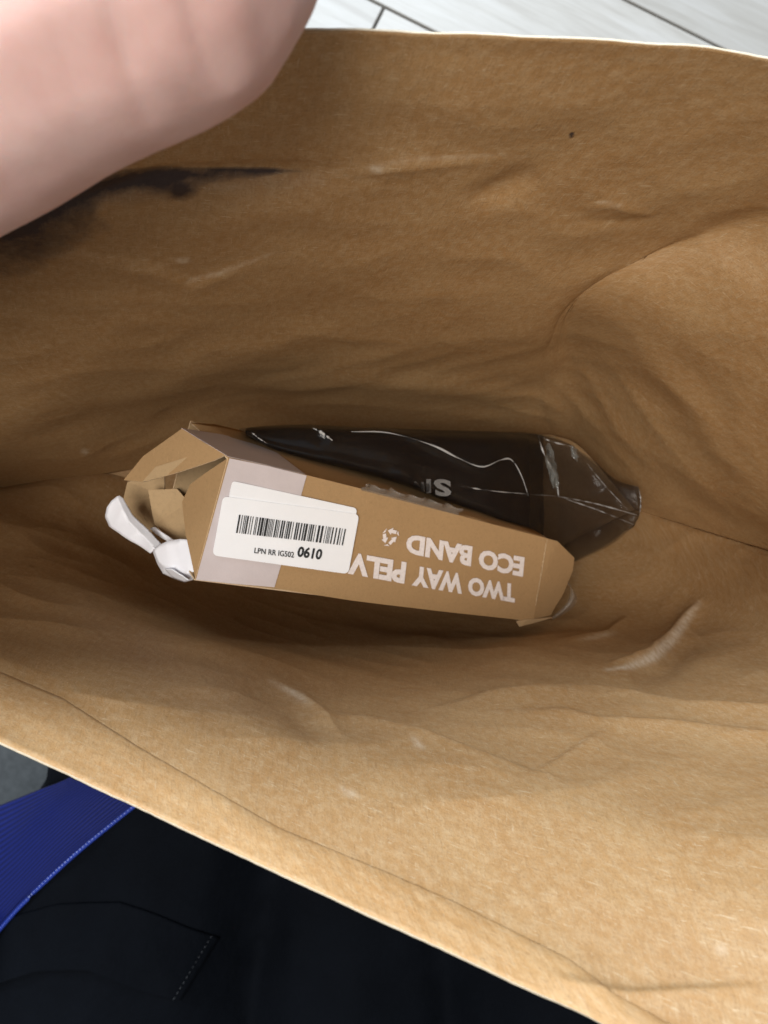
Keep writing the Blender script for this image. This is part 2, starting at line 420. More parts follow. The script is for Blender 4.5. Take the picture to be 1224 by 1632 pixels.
mesh_obj('stitching', sv, sf, M_blue_stitch, blo)

# ------------------------------------------------------------------ paper bag
L = [(-800, 600, .19), (-650, 650, .23), (-500, 700, .29), (-400, 740, .33), (-300, 770, .36), (-200, 797, .385)]
BACK = [  # rim -> bottom
    [L[0], (-420, 165, .165), (0, 80, .158), (400, 48, .158), (700, 50, .160), (1000, 66, .163), (1224, 93, .166), (1700, 220, .170)],
    [L[1], (-420, 345, .20), (0, 260, .192), (400, 235, .195), (700, 235, .198), (1000, 240, .20), (1210, 255, .20), (1450, 310, .20)],
    [L[2], (-390, 505, .25), (0, 430, .238), (400, 410, .24), (700, 400, .245), (960, 390, .245), (1080, 372, .24), (1200, 372, .235)],
    [L[3], (-330, 650, .30), (0, 580, .285), (390, 535, .30), (680, 525, .305), (860, 510, .295), (905, 490, .288), (955, 478, .275)],
    [L[4], (-240, 740, .345), (20, 690, .335), (370, 645, .392), (660, 640, .402), (830, 622, .392), (875, 603, .373), (930, 584, .35)],
    [L[5], (-60, 787, .395), (190, 752, .42), (400, 702, .447), (670, 696, .448), (850, 692, .447), (890, 696, .445), (925, 712, .442)]]
SIDE = [
    [BACK[0][-1], (1900, 500, .165), (1950, 900, .15)],
    [BACK[1][-1], (1620, 520, .20), (1760, 880, .19)],
    [BACK[2][-1], (1400, 560, .232), (1580, 900, .24)],
    [BACK[3][-1], (1170, 610, .285), (1400, 925, .315)],
    [BACK[4][-1], (1050, 680, .352), (1224, 878, .378)],
    [BACK[5][-1], (975, 768, .438), (1012, 812, .44)]]
FRONT = [
    [L[0], (-400, 1000, .21), (0, 1185, .19), (300, 1325, .175), (600, 1464, .16), (900, 1604, .148), (1224, 1755, .138), (1620, 1800, .132), SIDE[0][-1]],
    [L[1], (-400, 905, .25), (0, 1060, .225), (300, 1150, .213), (600, 1235, .205), (900, 1310, .192), (1224, 1360, .178), (1560, 1380, .170), SIDE[1][-1]],
    [L[2], (-400, 835, .30), (0, 955, .272), (300, 1040, .272), (600, 1115, .268), (900, 1158, .262), (1224, 1195, .248), (1450, 1170, .235), SIDE[2][-1]],
    [L[3], (-300, 805, .335), (40, 880, .325), (310, 985, .335), (600, 1042, .338), (900, 1060, .333), (1165, 1072, .315), (1330, 1050, .305), SIDE[3][-1]],
    [L[4], (-170, 795, .37), (100, 820, .375), (320, 935, .395), (600, 998, .397), (870, 1000, .395), (1035, 980, .385), (1135, 945, .375), SIDE[4][-1]],
    [L[5], (-55, 789, .396), (188, 758, .42), (340, 890, .446), (600, 945, .448), (830, 920, .448), (905, 866, .446), (965, 836, .444), SIDE[5][-1]]]
bag = empty('paper_bag', P(600, 820, .452))
add_props(bag, 'large open brown kraft paper bag seen from above, filling the picture', 'paper bag')

def crumple(g, seed, amp=1.0):
    n = normals(g)
    nr, nc = g.shape[:2]
    d = np.zeros((nr, nc))
    for i in range(nr):
        for j in range(nc):
            q = g[i, j]
            p = Vector((q[0] * 11 + seed, q[1] * 11, q[2] * 15))
            r1 = 1 - abs(noise.noise(p)) * 2
            r2 = 1 - abs(noise.noise(Vector((q[0] * 30 + seed * 2, q[1] * 30, q[2] * 42)))) * 2
            d[i, j] = noise.noise(p * .8 + Vector((9, 3, 1))) * .0028 + r1 * .0012 + r2 * .0006
    return n, d * amp
def ridges(g, n, lst, cap=1.0):
    U, V = PIX(g); d = np.zeros(U.shape)
    for pl, wid, amp, kind in lst:
        q, t, side = seg_dist(U, V, pl)
        fade = np.clip(np.sin(np.clip(t, 0.02, .98) * math.pi), 0, 1) ** .6
        if kind == 'ridge': d += amp * np.exp(-np.sqrt(q * q + 4) / wid) * fade
        elif kind == 'step': d += amp * .5 * (1 + np.tanh(side * q / 5)) * np.exp(-q / (wid * 2)) * fade
        else: d += amp * np.exp(-(q / wid) ** 2) * fade
    return d
def inward(g, n):
    """make normals point into the bag"""
    c = np.array(P(600, 700, .25)); s = np.sign(np.sum((c - g) * n, -1, keepdims=True))
    return n * np.where(np.mean(s) >= 0, 1, -1)

# back panel and gusset: one continuous sheet, with a soft fold between them
gall = grid3([r_ + q_[1:] for r_, q_ in zip(BACK, SIDE)], 170, 388)
for _ in range(70):                                   # paper rolls round the fold
    gall[1:-1, 255:345] = gall[1:-1, 255:345] * .5 + .25 * (gall[1:-1, 254:344] + gall[1:-1, 256:346])
gb = gall
n, d = crumple(gb, 3.1); n = inward(gb, n)
tfade = np.clip(np.linspace(0, 1, 170) * 9, .25, 1)[:, None]
edge = np.ones(388); edge[-12:] = np.linspace(1, 0, 12); edge[:8] = np.linspace(0, 1, 8)
botf = np.clip((1 - np.linspace(0, 1, 170)) * 10, 0, 1)[:, None]
d = d * tfade * edge[None] * botf
d += ridges(gb, n, [
    ([(500, 275), (560, 268), (640, 255), (800, 250)], 10, .0016, 'ridge'),
    ([(0, 400), (120, 395), (250, 420), (310, 447), (345, 437), (440, 405)], 16, .0022, 'step'),
    ([(310, 447), (345, 435), (430, 400)], 5, .0012, 'ridge'),
    ([(930, 325), (980, 322), (1050, 345)], 8, .0012, 'ridge'),
    ([(920, 348), (1000, 352), (1060, 343)], 10, -.0012, 'ridge'),
    ([(740, 320), (800, 300), (860, 270)], 22, -.0022, 'bump'),
    ([(580, 268), (420, 268), (250, 278), (100, 320), (10, 370)], 14, -.003, 'bump'),
    ([(560, 300), (420, 320), (300, 350)], 40, .003, 'bump'),
    ([(420, 620), (560, 600), (760, 620), (900, 640)], 16, .002, 'bump'),
    ([(100, 720), (300, 600), (480, 560)], 30, .002, 'bump'),
    ([(960, 560), (1060, 690), (1180, 830)], 18, .0016, 'ridge'), ([(1000, 540), (1110, 650), (1224, 790)], 24, .0016, 'bump'),
    ([(915, 560), (990, 680), (1060, 760)], 9, .0012, 'ridge'), ([(880, 600), (960, 680), (1030, 770)], 8, .0010, 'ridge'),
    ]) * edge[None]
gb = gb + n * d[..., None]
# front panel
NR, NC = 360, 600
gf = grid3(FRONT, NR, NC)
nf, df = crumple(gf, 14.2); nf = inward(gf, nf)
ef = np.ones(NC); ef[:8] = np.linspace(0, 1, 8); ef[-10:] = np.linspace(1, 0, 10)
df = df * ef[None] * np.clip(np.linspace(0, 1, NR) * 5, .12, 1)[:, None] * np.clip((1 - np.linspace(0, 1, NR)) * 10, 0, 1)[:, None]
CREASE = [(965, 1068), (1005, 1062), (1040, 1047), (1072, 1018), (1095, 985), (1116, 958)]
df += ridges(gf, nf, [
    (CREASE, 12, .0060, 'ridge'),
    ([(1000, 1085), (1060, 1065), (1110, 1010)], 26, -.004, 'bump'),
    ([(880, 1030), (970, 1015), (1000, 985)], 8, .0028, 'ridge'),
    ([(700, 1130), (790, 1112), (850, 1106), (960, 1110), (1090, 1140), (1224, 1142), (1400, 1150)], 17, .0055, 'step'),
    ([(815, 1146), (900, 1150), (950, 1166), (1100, 1180), (1224, 1190), (1400, 1200)], 10, .0034, 'step'),
    ([(540, 1140), (640, 1170), (740, 1205), (850, 1243)], 16, .0040, 'step'),
    ([(850, 1243), (900, 1215), (970, 1180)], 14, .0016, 'step'),
    ([(425, 1082), (480, 1110), (510, 1140), (545, 1190)], 10, .0024, 'ridge'),
    ([(380, 1100), (460, 1130), (520, 1195)], 28, -.0022, 'bump'),
    ([(200, 1000), (380, 1050), (560, 1100)], 26, .002, 'bump'),
    ([(100, 930), (260, 1000), (420, 1030)], 16, -.0018, 'bump'),
    ([(300, 1150), (200, 1135), (100, 1110)], 12, .0008, 'ridge'),
    ([(450, 985), (600, 1015), (760, 1030)], 14, .0022, 'ridge'),
    ([(880, 1560), (1000, 1582), (1224, 1570)], 12, .0016, 'step'),
    ]) * ef[None]
gf = gf + nf * df[..., None]
gf[:, -1] = gb[np.linspace(0, 169, NR).astype(int), -1]
gf[:, 0] = gb[np.linspace(0, 169, NR).astype(int), 0]
# rim irregularity (cut paper edge)
for g_, s_ in ((gb, 1.0), (gf, 5.0)):
    for j in range(g_.shape[1]):
        q = g_[0, j]; g_[0, j, 2] += noise.noise(Vector((q[0] * 60, q[1] * 60, s_))) * .0005 + noise.noise(Vector((q[0] * 400, q[1] * 400, s_))) * .00012

def bag_part(name, g, mat, flipit):
    o = grid_obj(name, g, mat, None, .0005, -1, flip=flipit, rim_mat=M_edge); adopt(o, bag); return o
def needs_flip(g, want):   # faces should look into the bag
    nr, nc = g.shape[:2]; i, j = nr // 2, nc // 2
    a_, b_, c_ = g[i, j], g[i, j + 1], g[i + 1, j]
    nn = np.cross(b_ - a_, c_ - a_)     # order (r,c),(r,c+1),(r+1,c+1)
    return np.dot(nn, np.array(P(600, 700, .25)) - a_) < 0
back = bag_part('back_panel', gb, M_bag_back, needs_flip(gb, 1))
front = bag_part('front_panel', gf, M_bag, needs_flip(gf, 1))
# pale lines on the near panel: the long curved one is a painted fold highlight
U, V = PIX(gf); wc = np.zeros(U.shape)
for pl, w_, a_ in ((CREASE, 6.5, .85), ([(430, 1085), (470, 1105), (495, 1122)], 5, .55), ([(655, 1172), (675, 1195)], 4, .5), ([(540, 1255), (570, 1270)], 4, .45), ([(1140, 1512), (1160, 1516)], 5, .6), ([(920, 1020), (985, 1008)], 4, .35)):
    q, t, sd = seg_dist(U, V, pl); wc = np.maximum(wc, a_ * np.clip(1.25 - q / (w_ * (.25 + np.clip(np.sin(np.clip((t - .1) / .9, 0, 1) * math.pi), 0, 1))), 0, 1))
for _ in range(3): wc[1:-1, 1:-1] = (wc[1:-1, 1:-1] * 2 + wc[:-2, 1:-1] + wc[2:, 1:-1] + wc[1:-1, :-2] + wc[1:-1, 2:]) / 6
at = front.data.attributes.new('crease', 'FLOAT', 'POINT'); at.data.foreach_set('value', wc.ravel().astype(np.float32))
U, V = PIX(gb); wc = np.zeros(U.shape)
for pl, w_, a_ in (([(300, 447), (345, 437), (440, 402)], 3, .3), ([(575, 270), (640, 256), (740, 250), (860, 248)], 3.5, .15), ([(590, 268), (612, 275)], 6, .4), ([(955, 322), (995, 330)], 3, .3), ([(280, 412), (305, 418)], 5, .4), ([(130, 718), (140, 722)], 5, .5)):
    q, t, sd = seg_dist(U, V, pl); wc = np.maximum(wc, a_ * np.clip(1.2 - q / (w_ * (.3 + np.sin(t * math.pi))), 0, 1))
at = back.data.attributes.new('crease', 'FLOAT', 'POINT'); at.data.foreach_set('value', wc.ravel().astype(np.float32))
# dark smeared mark on the inside of the back panel
U, V = PIX(gb)
q, t, sd = seg_dist(U, V, [(-60, 385), (20, 365), (90, 330), (160, 297), (250, 283), (330, 275), (420, 272), (500, 270), (590, 264)])
wid = np.interp(t, [0, .15, .35, .5, .62, .75, 1], [85, 88, 80, 55, 24, 12, 0.5])
low = np.where(sd > 0, 1.0, .35)
q2, _, _ = seg_dist(U, V, [(165, 350), (240, 345), (290, 325)])
st = np.clip(1 - q / (wid * low + 1e-6), 0, 1) ** .55 * np.where(sd > 0, 1, 1)
core = np.clip(1 - q / (wid * .33 + 3), 0, 1) ** .5 * np.clip((1 - t) * 4, 0, 1)
st = np.maximum(st * .74, core) * np.clip((.93 - t) * 6, 0, 1) 
q3, _, _ = seg_dist(U, V, [(175, 335), (215, 318), (250, 330)]); st *= np.clip(q3 / 30, .45, 1)
st = np.maximum(st, .95 * np.exp(-(np.hypot(U - 290, (V - 302) * 1.6) / 26) ** 2))
st = np.maximum(st, 1.2 * np.clip(1.3 - np.hypot(U - 910, V - 215) / 5, 0, 1))
at = back.data.attributes.new('stain', 'FLOAT', 'POINT'); at.data.foreach_set('value', st.ravel().astype(np.float32))

# folded hem along the near rim
hem_l = lambda u: np.interp(u, [-800, 0, 100, 223, 446, 620, 723, 907, 985, 1224, 2000], [800, 1068, 1110, 1189, 1318, 1389, 1434, 1526, 1585, 1715, 1900])
U, V = PIX(gf); cols = []
for j in range(70, 532):
    vv_ = V[:, j] - hem_l(U[:, j]); k_ = int(np.argmax(vv_ < 0))
    k_ = max(k_, 2)
    f_ = vv_[k_ - 1] / (vv_[k_ - 1] - vv_[k_]) if vv_[k_ - 1] > 0 else 0
    top = k_ - 1 + f_ + .25 * noise.noise(Vector((j * .22, 3, 1)))
    x = np.linspace(0, max(top, .5), 14)
    c_ = np.stack([np.interp(x, np.arange(NR), gf[:, j, a_]) for a_ in range(3)], -1)
    nn = np.stack([np.interp(x, np.arange(NR), nf[:, j, a_]) for a_ in range(3)], -1)
    cols.append(c_ + nn * (np.interp(np.linspace(0, 1, 14), [0, .15, .45, .8, 1], [.0003, .0007, .0011, .0007, -.00008]) * (.85 + .3 * noise.noise(Vector((j * .05, 8, 1)))))[:, None])
gh = np.swapaxes(np.array(cols), 0, 1)
gh[0, :, 2] += .0002
hem = grid_obj('folded_hem', gh, M_hem_lit, None, .00022, -1, flip=needs_flip(gh, 1), rim_mat=M_edge)
hem.parent = front
# base of the bag
bu = gb[-1]; fu = gf[-1]
m_ = 120
def rs(c_, m_):
    x = np.linspace(0, 1, m_); s_ = np.linspace(0, 1, len(c_)); return np.stack([np.interp(x, s_, c_[:, a_]) for a_ in range(3)], -1)
a_, b_ = rs(bu, m_), rs(fu, m_)
gbt = np.array([a_ + (b_ - a_) * t_ for t_ in np.linspace(0, 1, 16)]); gbt[..., 2] -= .0003
for i in range(16):
    for j in range(m_): gbt[i, j, 2] += noise.noise(Vector(gbt[i, j]) * 40) * .0015 * math.sin(math.pi * i / 15)
bag_part('base_panel', gbt, M_bag, needs_flip(gbt, 1))

# ------------------------------------------------------------------ carton
A = P(364, 729, .268); B = P(872, 858, .362); D = P(311, 924, .279)
nb = np.cross(B - A, D - A); nb /= np.linalg.norm(nb)
if nb[2] < 0: nb = -nb
C = ray_plane(850, 990, A, nb)
xax = (B - A) / np.linalg.norm(B - A)
HT = .082                                        # carton height below the printed edge
dn = -nb
on = lambda u, v, lift=0: ray_plane(u, v, A, nb) + nb * lift
box = empty('carton', A + dn * HT)
add_props(box, 'small torn-open brown cardboard carton with white print and a barcode sticker', 'carton')
def poly_sheet(name, pts, mat, parent, thick=.0006, sub=6, bend=None, rim=None, smooth=False):
    """a flat piece of board through a convex/concave outline, given thickness"""
    bm = bmesh.new(); vs = [bm.verts.new(tuple(map(float, p))) for p in pts]; f_ = bm.faces.new(vs)
    bmesh.ops.triangulate(bm, faces=[f_])
    if sub:
        bmesh.ops.subdivide_edges(bm, edges=bm.edges[:], cuts=sub, use_grid_fill=True)
    if bend:
        for q in bm.verts: q.co = Vector(bend(np.array(q.co)))
    bm.normal_update()
    ctr = sum((q.co for q in bm.verts), Vector()) / len(bm.verts)
    if sum(f_.normal.dot(Vector((0, 0, H)) - ctr) for f_ in bm.faces) < 0: bmesh.ops.reverse_faces(bm, faces=bm.faces[:])
    me = bpy.data.meshes.new(name); bm.to_mesh(me); bm.free()
    o = bpy.data.objects.new(name, me); COL.objects.link(o); me.materials.append(mat)
    if smooth: me.polygons.foreach_set('use_smooth', [True] * len(me.polygons))
    if thick:
        m = o.modifiers.new('thickness', 'SOLIDIFY'); m.thickness = thick; m.offset = -1
        if rim: me.materials.append(rim); m.material_offset_rim = 1
    if parent is not None:
        o.parent = parent; o.matrix_parent_inverse = Matrix.Translation(-Vector(root_loc(parent)))
    return o
wob = lambda p: p + nb * .00012 * noise.noise(Vector(p) * 55)
# printed edge (faces the camera) with a slightly ragged outline
poly_sheet('top_panel', [A, on(488, 757), on(620, 790), on(760, 829), B, C, on(700, 974), on(560, 957), on(440, 938), D], M_card, box, .0006, 8, wob, M_card_cut)
sk = .0                                           # walls
HL = .052
wall_b = [A + dn * .0009, B + dn * .0009, B + dn * HT, A + dn * HL]
# the wall behind is seen edge-on as a dim strip: it bulges out a little
bk = -np.cross(nb, xax); bk = bk if bk[1] > 0 else -bk
def bulge(p):
    s_ = np.dot(p - A, xax) / np.linalg.norm(B - A); h_ = np.dot(p - A, dn) / HT
    return p + bk * (.0022 * math.sin(math.pi * np.clip(s_, 0, 1)) ** .7 * math.sin(math.pi * np.clip(h_, 0, 1) * .8) + .001 * noise.noise(Vector(p) * 60))
poly_sheet('back_wall', wall_b, M_card, box, .0006, 14, bulge, M_card_cut, True)
poly_sheet('front_wall', [D + dn * .0009, C + dn * .0009, C + dn * HT, D + dn * HL][::-1], M_card, box, .0006, 8, None, M_card_cut)
poly_sheet('bottom_panel', [A + dn * HL, B + dn * HT, C + dn * HT, D + dn * HL][::-1], M_card_in, box, .0006, 4, None, M_card_cut)
# far (right) end: tuck flap with clipped corners bending down
fl_pts = [on(871, 859), on(889, 863), on(905, 878)]
def drop(p, f=1.25):
    s_ = np.dot(p - (B + C) / 2, xax); return p + dn * max(0, s_) * f * .12
rp = [on(872.5, 858.5), on(889, 863), on(922, 893), on(920, 915), on(905, 952), on(884, 985), on(851, 990)]
poly_sheet('end_flap', rp, M_card, box, .0006, 6, drop, M_card_cut)
poly_sheet('end_wall', [B + dn * .0012 - xax * .001, C + dn * .0012 - xax * .001, C + dn * HT - xax * .001, B + dn * HT - xax * .001], M_card, box, .0006, 3, None, M_card_cut)
poly_sheet('corner_tab', [on(822, 989.5, .0004), on(838, 986, .0008), on(884, 985.5, -.001), on(860, 990.5, .0), on(826, 997, .0012)], M_card_in, box, .0005, 2, None, M_card_cut)
# white crease scuff at the right fold
sv, sf = [], []; 
for i in range(15):
    t0 = i / 15; 
    p = on(870 - 17 * t0, 866 + 100 * t0, .0002); q_ = on(870 - 17 * (t0 + .06), 866 + 100 * (t0 + .06), .0002)
    rod([p, q_], .00022 * random.uniform(.4, 1.3), sv, sf, 5)
o = mesh_obj('fold_scuff', sv, sf, M_card_cut); adopt(o, box)
# pale printed bands wrapping the open end
zb = .00035
def band(name, pts, mat=M_band): return poly_sheet(name, pts, mat, box, .00012, 6, wob)
band('printed_band', [on(365.5, 730, zb), on(430, 743, zb), on(488, 757.5, zb), on(466, 838, zb), on(437, 935.5, zb), on(370, 929.5, zb), on(312, 923.5, zb)])
# open end: flaps
def planar(px, a_, b_, c_):
    n_ = np.cross(b_ - a_, c_ - a_); n_ /= np.linalg.norm(n_); return [ray_plane(u, v_, a_, n_) for u, v_ in px]
EL = lambda u, v, d: P(u, v, d)
poly_sheet('tuck_tab', planar([(362.5, 730.5), (330, 752), (303, 772), (290, 800), (296, 852), (305, 893), (311, 921.5)], on(362.5, 730.5, -.0007), EL(291, 815, .290), on(311, 921.5, -.0007)), M_card, box, .0006, 5, None, M_card_cut)
poly_sheet('side_flap', planar([(290, 683), (326, 706), (362, 724), (340, 734), (285, 752), (228, 768), (197, 765), (228, 727)], EL(290, 683, .286), EL(362, 724, .2695), EL(228, 768, .293)), M_card, box, .0006, 5, None, M_card_cut)
poly_sheet('side_flap_edge', [EL(226, 768.5, .2922), EL(248, 744, .2885), EL(300, 728, .281), EL(347, 724, .2725), EL(362, 724.5, .2692), EL(312, 744, .2790), EL(270, 757, .2852)], M_card_in, box, .0006, 4, None, M_card_cut)
band('printed_band', planar([(289, 682), (352, 692), (412, 706), (442, 722), (487, 756), (430, 742), (364, 727.5), (330, 707)], EL(289, 682, .2852), EL(364, 727.5, .2672), EL(487, 756, .2862)))
sc_ = poly_sheet('dust_flap', [EL(236, 781, .318), EL(282, 779, .316), EL(300, 800, .314), EL(302, 868, .309), EL(270, 858, .313), EL(246, 836, .318)], M_card_in, box, .0006, 4, None, M_card_cut)
poly_sheet('dust_flap', [EL(203, 768, .330), EL(262, 757, .322), EL(262, 790, .326), EL(240, 850, .332), EL(214, 838, .338), EL(196, 798, .338)], M_card_in, box, .0006, 4, None, M_card_cut)
# frayed tape remains along the back edge
tp = np.array([[on(u, np.interp(u, [485, 600, 700, 860], [757, 786, 812, 853]) - dv, .0004 + .0015 * math.sin(u * .21) * (dv > 3) + .0022 * (dv > 3)) + bk * dv * .00003 for u in range(575, 735, 5)] for dv in (-1, 3, 8, 12)])
for j in range(tp.shape[1]):
    tp[-1, j] += nb * .0018 * noise.noise(Vector((j * .7, 0, 0))) + bk * .0012 * noise.noise(Vector((j * .5, 5, 0)))
o = grid_obj('tape_remnant', tp, M_clear, None, .0001, 0); adopt(o, box)
lp = []
for i in range(10):
    a0 = i / 9
    lp.append([P(905 + 14 * math.sin(a0 * math.pi) - 25 * a0 + t_ * 12 * math.sin(a0 * math.pi), 925 + 58 * a0 + t_ * 6, .374 + .004 * t_ * math.sin(a0 * 3) + .004 * a0 - .004 * math.sin(t_ * 3.1)) for t_ in np.linspace(0, 1, 8)])
o = grid_obj('tape_loop', np.array(lp), M_clear, None, .0001, 0); adopt(o, box)

# printed words
def text_mesh(body, bold=.02, shear=0.0):
    cu = bpy.data.curves.new('tmp', 'FONT'); cu.body = body; cu.offset = bold; cu.shear = shear; cu.resolution_u = 3
    ob = bpy.data.objects.new('tmp', cu); COL.objects.link(ob)
    dg = bpy.context.evaluated_depsgraph_get(); me = bpy.data.meshes.new_from_object(ob.evaluated_get(dg))
    v_ = np.array([q.co[:2] for q in me.vertices]); f_ = [tuple(p.vertices) for p in me.polygons]
    bpy.data.objects.remove(ob); bpy.data.curves.remove(cu); bpy.data.meshes.remove(me)
    mn, mx = v_.min(0), v_.max(0); return (v_ - mn) / (mx - mn), f_
def place_text(name, body, quad, mat, parent, bold=.02, lift=.0005, proj=None):
    """quad: px of text bottom-left, bottom-right, top-right, top-left"""
    v_, f_ = text_mesh(body, bold); c_ = [(proj or on)(*p_, lift) for p_ in quad]
    w_ = [c_[0] * (1 - x) * (1 - y) + c_[1] * x * (1 - y) + c_[2] * x * y + c_[3] * (1 - x) * y for x, y in v_]
    o = mesh_obj(name, w_, f_, mat, None, False)
    nn = o.data.polygons[0].normal
    if nn.z < 0: o.data.flip_normals()
    m = o.modifiers.new('thickness', 'SOLIDIFY'); m.thickness = .00012; m.offset = 0
    o.parent = parent; o.matrix_parent_inverse = Matrix.Translation(-Vector(root_loc(parent))); return o
def words(lst, mat, parent, bold):
    for body, quad in lst: place_text('printed_word', body, quad, mat, parent, bold, .0006)
words([('TWO', [(820, 930), (746, 918), (744, 947), (819, 960)]),
       ('WAY', [(738, 914), (658, 900), (655, 932), (735, 946)]),
       ('PELV', [(647, 895), (556, 878.5), (553, 913), (643, 929.5)]),
       ('ECO', [(835, 887), (763, 874), (761, 905), (832, 919)]),
       ('BAND', [(752, 870), (648, 849.5), (645, 880), (749, 902)])], M_ink, box, .048)
# recycling arrows
cc = on(620.5, 854.5); rx = on(600, 850) - cc; rx /= np.linalg.norm(rx); ry = np.cross(nb, rx); 
if np.dot(ry, on(620, 880) - cc) < 0: ry = -ry
R_ = .0050; tri = [np.array([math.cos(a_), math.sin(a_)]) * R_ for a_ in (math.pi / 2, math.pi / 2 + 2 * math.pi / 3, math.pi / 2 + 4 * math.pi / 3)]
sv, sf = [], []
for i in range(3):
    a_, b_ = tri[i], tri[(i + 1) % 3]; e_ = (b_ - a_) / np.linalg.norm(b_ - a_); p_ = np.array([-e_[1], e_[0]]); le = np.linalg.norm(b_ - a_)
    w_ = .00078
    pr = tri[i - 1]; e0 = (a_ - pr) / np.linalg.norm(a_ - pr)
    st_ = a_ - e0 * le * .20
    shp = [[a_ - e0 * le * .14 + np.array([-e0[1], e0[0]]) * w_, a_ - e0 * le * .14 - np.array([-e0[1], e0[0]]) * w_, a_ + e_ * le * .17 - p_ * w_, a_ + e_ * le * .17 + p_ * w_],
           [a_ + e_ * le * .24 - p_ * w_, a_ + e_ * le * .52 - p_ * w_, a_ + e_ * le * .52 + p_ * w_, a_ + e_ * le * .24 + p_ * w_],
           [a_ + e_ * le * .50 - p_ * w_ * 2.1, a_ + e_ * le * .76, a_ + e_ * le * .50 + p_ * w_ * 2.1]]
    for s_ in shp:
        b0 = len(sv); sv += [cc + rx * q_[0] + ry * q_[1] + nb * .0006 for q_ in s_]; sf.append(tuple(range(b0, len(sv))))
o = mesh_obj('recycling_mark', sv, sf, M_ink, None, False); m = o.modifiers.new('thickness', 'SOLIDIFY'); m.thickness = .00012; m.offset = 0; adopt(o, box)

# stickers
def rounded(quad, r=.16, n_=5):
    out = []
    q_ = [np.array(p, float) for p in quad]
    for i in range(4):
        a_, b_, c_ = q_[i - 1], q_[i], q_[(i + 1) % 4]
        p0 = b_ + (a_ - b_) / np.linalg.norm(a_ - b_) * r; p1 = b_ + (c_ - b_) / np.linalg.norm(c_ - b_) * r
        for k_ in range(n_ + 1):
            t = k_ / n_; out.append((1 - t) ** 2 * p0 + 2 * t * (1 - t) * b_ + t * t * p1)
    return out
def sticker(name, quad, lift, r):
    return poly_sheet(name, [on(p[0], p[1], lift) for p in rounded(quad, r)], M_label, box, .00012, 2, None)
s1 = sticker('blank_sticker', [(369, 765), (568, 809), (547, 905), (346, 878)], .0009, 7)
s1['label'] = 'plain white sticker mostly under the barcode sticker'
s2 = sticker('barcode_sticker', [(354, 789), (570.5, 818), (553, 913), (337, 883)], .00125, 9)
s2['label'] = 'white sticker with barcode and number'
sv, sf = [], []
rb = random.Random(5); pos = 0.0; bars = []
while pos < 1:
    wdt = rb.choice([1, 1, 2, 3]) / 150; gap = rb.choice([1, 1, 2, 2, 3]) / 150; bars.append((pos, min(1, pos + wdt))); pos += wdt + gap
qd = [(374, 847), (544, 867), (549, 841), (379, 818)]; c4 = [on(*p_, .0015) for p_ in qd]
bil = lambda x, y: c4[0] * (1 - x) * (1 - y) + c4[1] * x * (1 - y) + c4[2] * x * y + c4[3] * (1 - x) * y
for x0, x1 in bars:
    b0 = len(sv); sv += [bil(x0, 0), bil(x1, 0), bil(x1, 1), bil(x0, 1)]; sf.append((b0, b0 + 1, b0 + 2, b0 + 3))
o = mesh_obj('barcode', sv, sf, M_black_ink, None, False); o.parent = s2
place_text('label_text', 'LPN RR IG502', [(403, 879), (466, 886.5), (466.5, 877.5), (404, 870.5)], M_black_ink, s2, .006, .0015)
place_text('label_number', '0610', [(470.5, 885), (509, 890), (512.5, 873), (474, 868)], M_black_ink, s2, .03, .0015)

# ------------------------------------------------------------------ twisted white paper strip at the open end
strip = empty('paper_strip', P(250, 880, .335)); add_props(strip, 'twisted white paper strip curling at the carton\'s torn open end', 'paper strip')
def sp(name, ctrl, nr=24, nc=20, mat=M_strip):
    g = grid3(ctrl, nr * 2, nc * 2)
    for r_ in g:
        for q_ in r_: q_[2] += (1 - 2 * abs(noise.noise(Vector((q_[0] * 130, q_[1] * 130, 4))))) * .0009 + noise.noise(Vector(q_) * 60) * .0012
    o = grid_obj(name, g, mat, None, .00018, 0); adopt(o, strip); return o
def facet(name, px, tri, curve=.0012):
    pts = planar(px, *[P(*q_) for q_ in tri])
    bend = lambda p: p + np.array([0, 0, 1.]) * (noise.noise(Vector(p) * 85) * curve + (1 - 2 * abs(noise.noise(Vector((p[0] * 110, p[1] * 110, 3))))) * curve * .5)
    return poly_sheet(name, pts, M_strip, strip, .00018, 5, bend, None, True)
facet('curled_tail', [(168, 824), (171, 809), (178, 798), (186, 791), (196, 812), (206, 832), (226, 853), (248, 874), (240, 882), (208, 862), (174, 839)], [(169, 824, .314), (186, 791, .3085), (245, 878, .300)])
facet('curled_tail', [(186, 791), (190, 789.5), (196, 794), (211, 820), (240, 847), (258, 866), (248, 874), (226, 853), (206, 832), (196, 812)], [(186, 791, .3085), (248, 874, .2997), (240, 847, .3040)])
facet('folded_loop', [(245, 876), (255, 868), (268, 862), (286, 859), (302, 860), (305, 880), (311, 903), (312.5, 910), (297, 915), (280, 909), (262, 905), (253, 897)], [(245, 876, .298), (303, 861, .2865), (311, 905, .2845)])
facet('folded_loop', [(261, 905.5), (279, 909.5), (297, 915), (313, 909.5), (312, 917), (307, 924.5), (294, 928), (276, 922), (259, 914)], [(261, 905, .2945), (313, 909, .2846), (288, 928, .2985)], .0006)
facet('folded_loop', [(262, 906), (274, 907), (290, 917), (301, 925), (294, 927.5), (276, 921)], [(262, 906, .2935), (301, 925, .2868), (284, 924, .2950)], .0004)
facet('folded_loop', [(243.5, 880), (245, 875.5), (254, 896.5), (263, 905.5), (259.5, 913.5), (251, 900)], [(245, 876, .2982), (262, 905, .2946), (251, 900, .303)], .0004)
sp('inner_tail', [
    [(240, 842, .315), (247, 840, .312), (252, 842, .313)],
    [(256, 856, .309), (263, 852, .306), (268, 854, .307)],
    [(278, 868, .302), (281, 864, .300), (284, 864, .301)]], 12, 8)

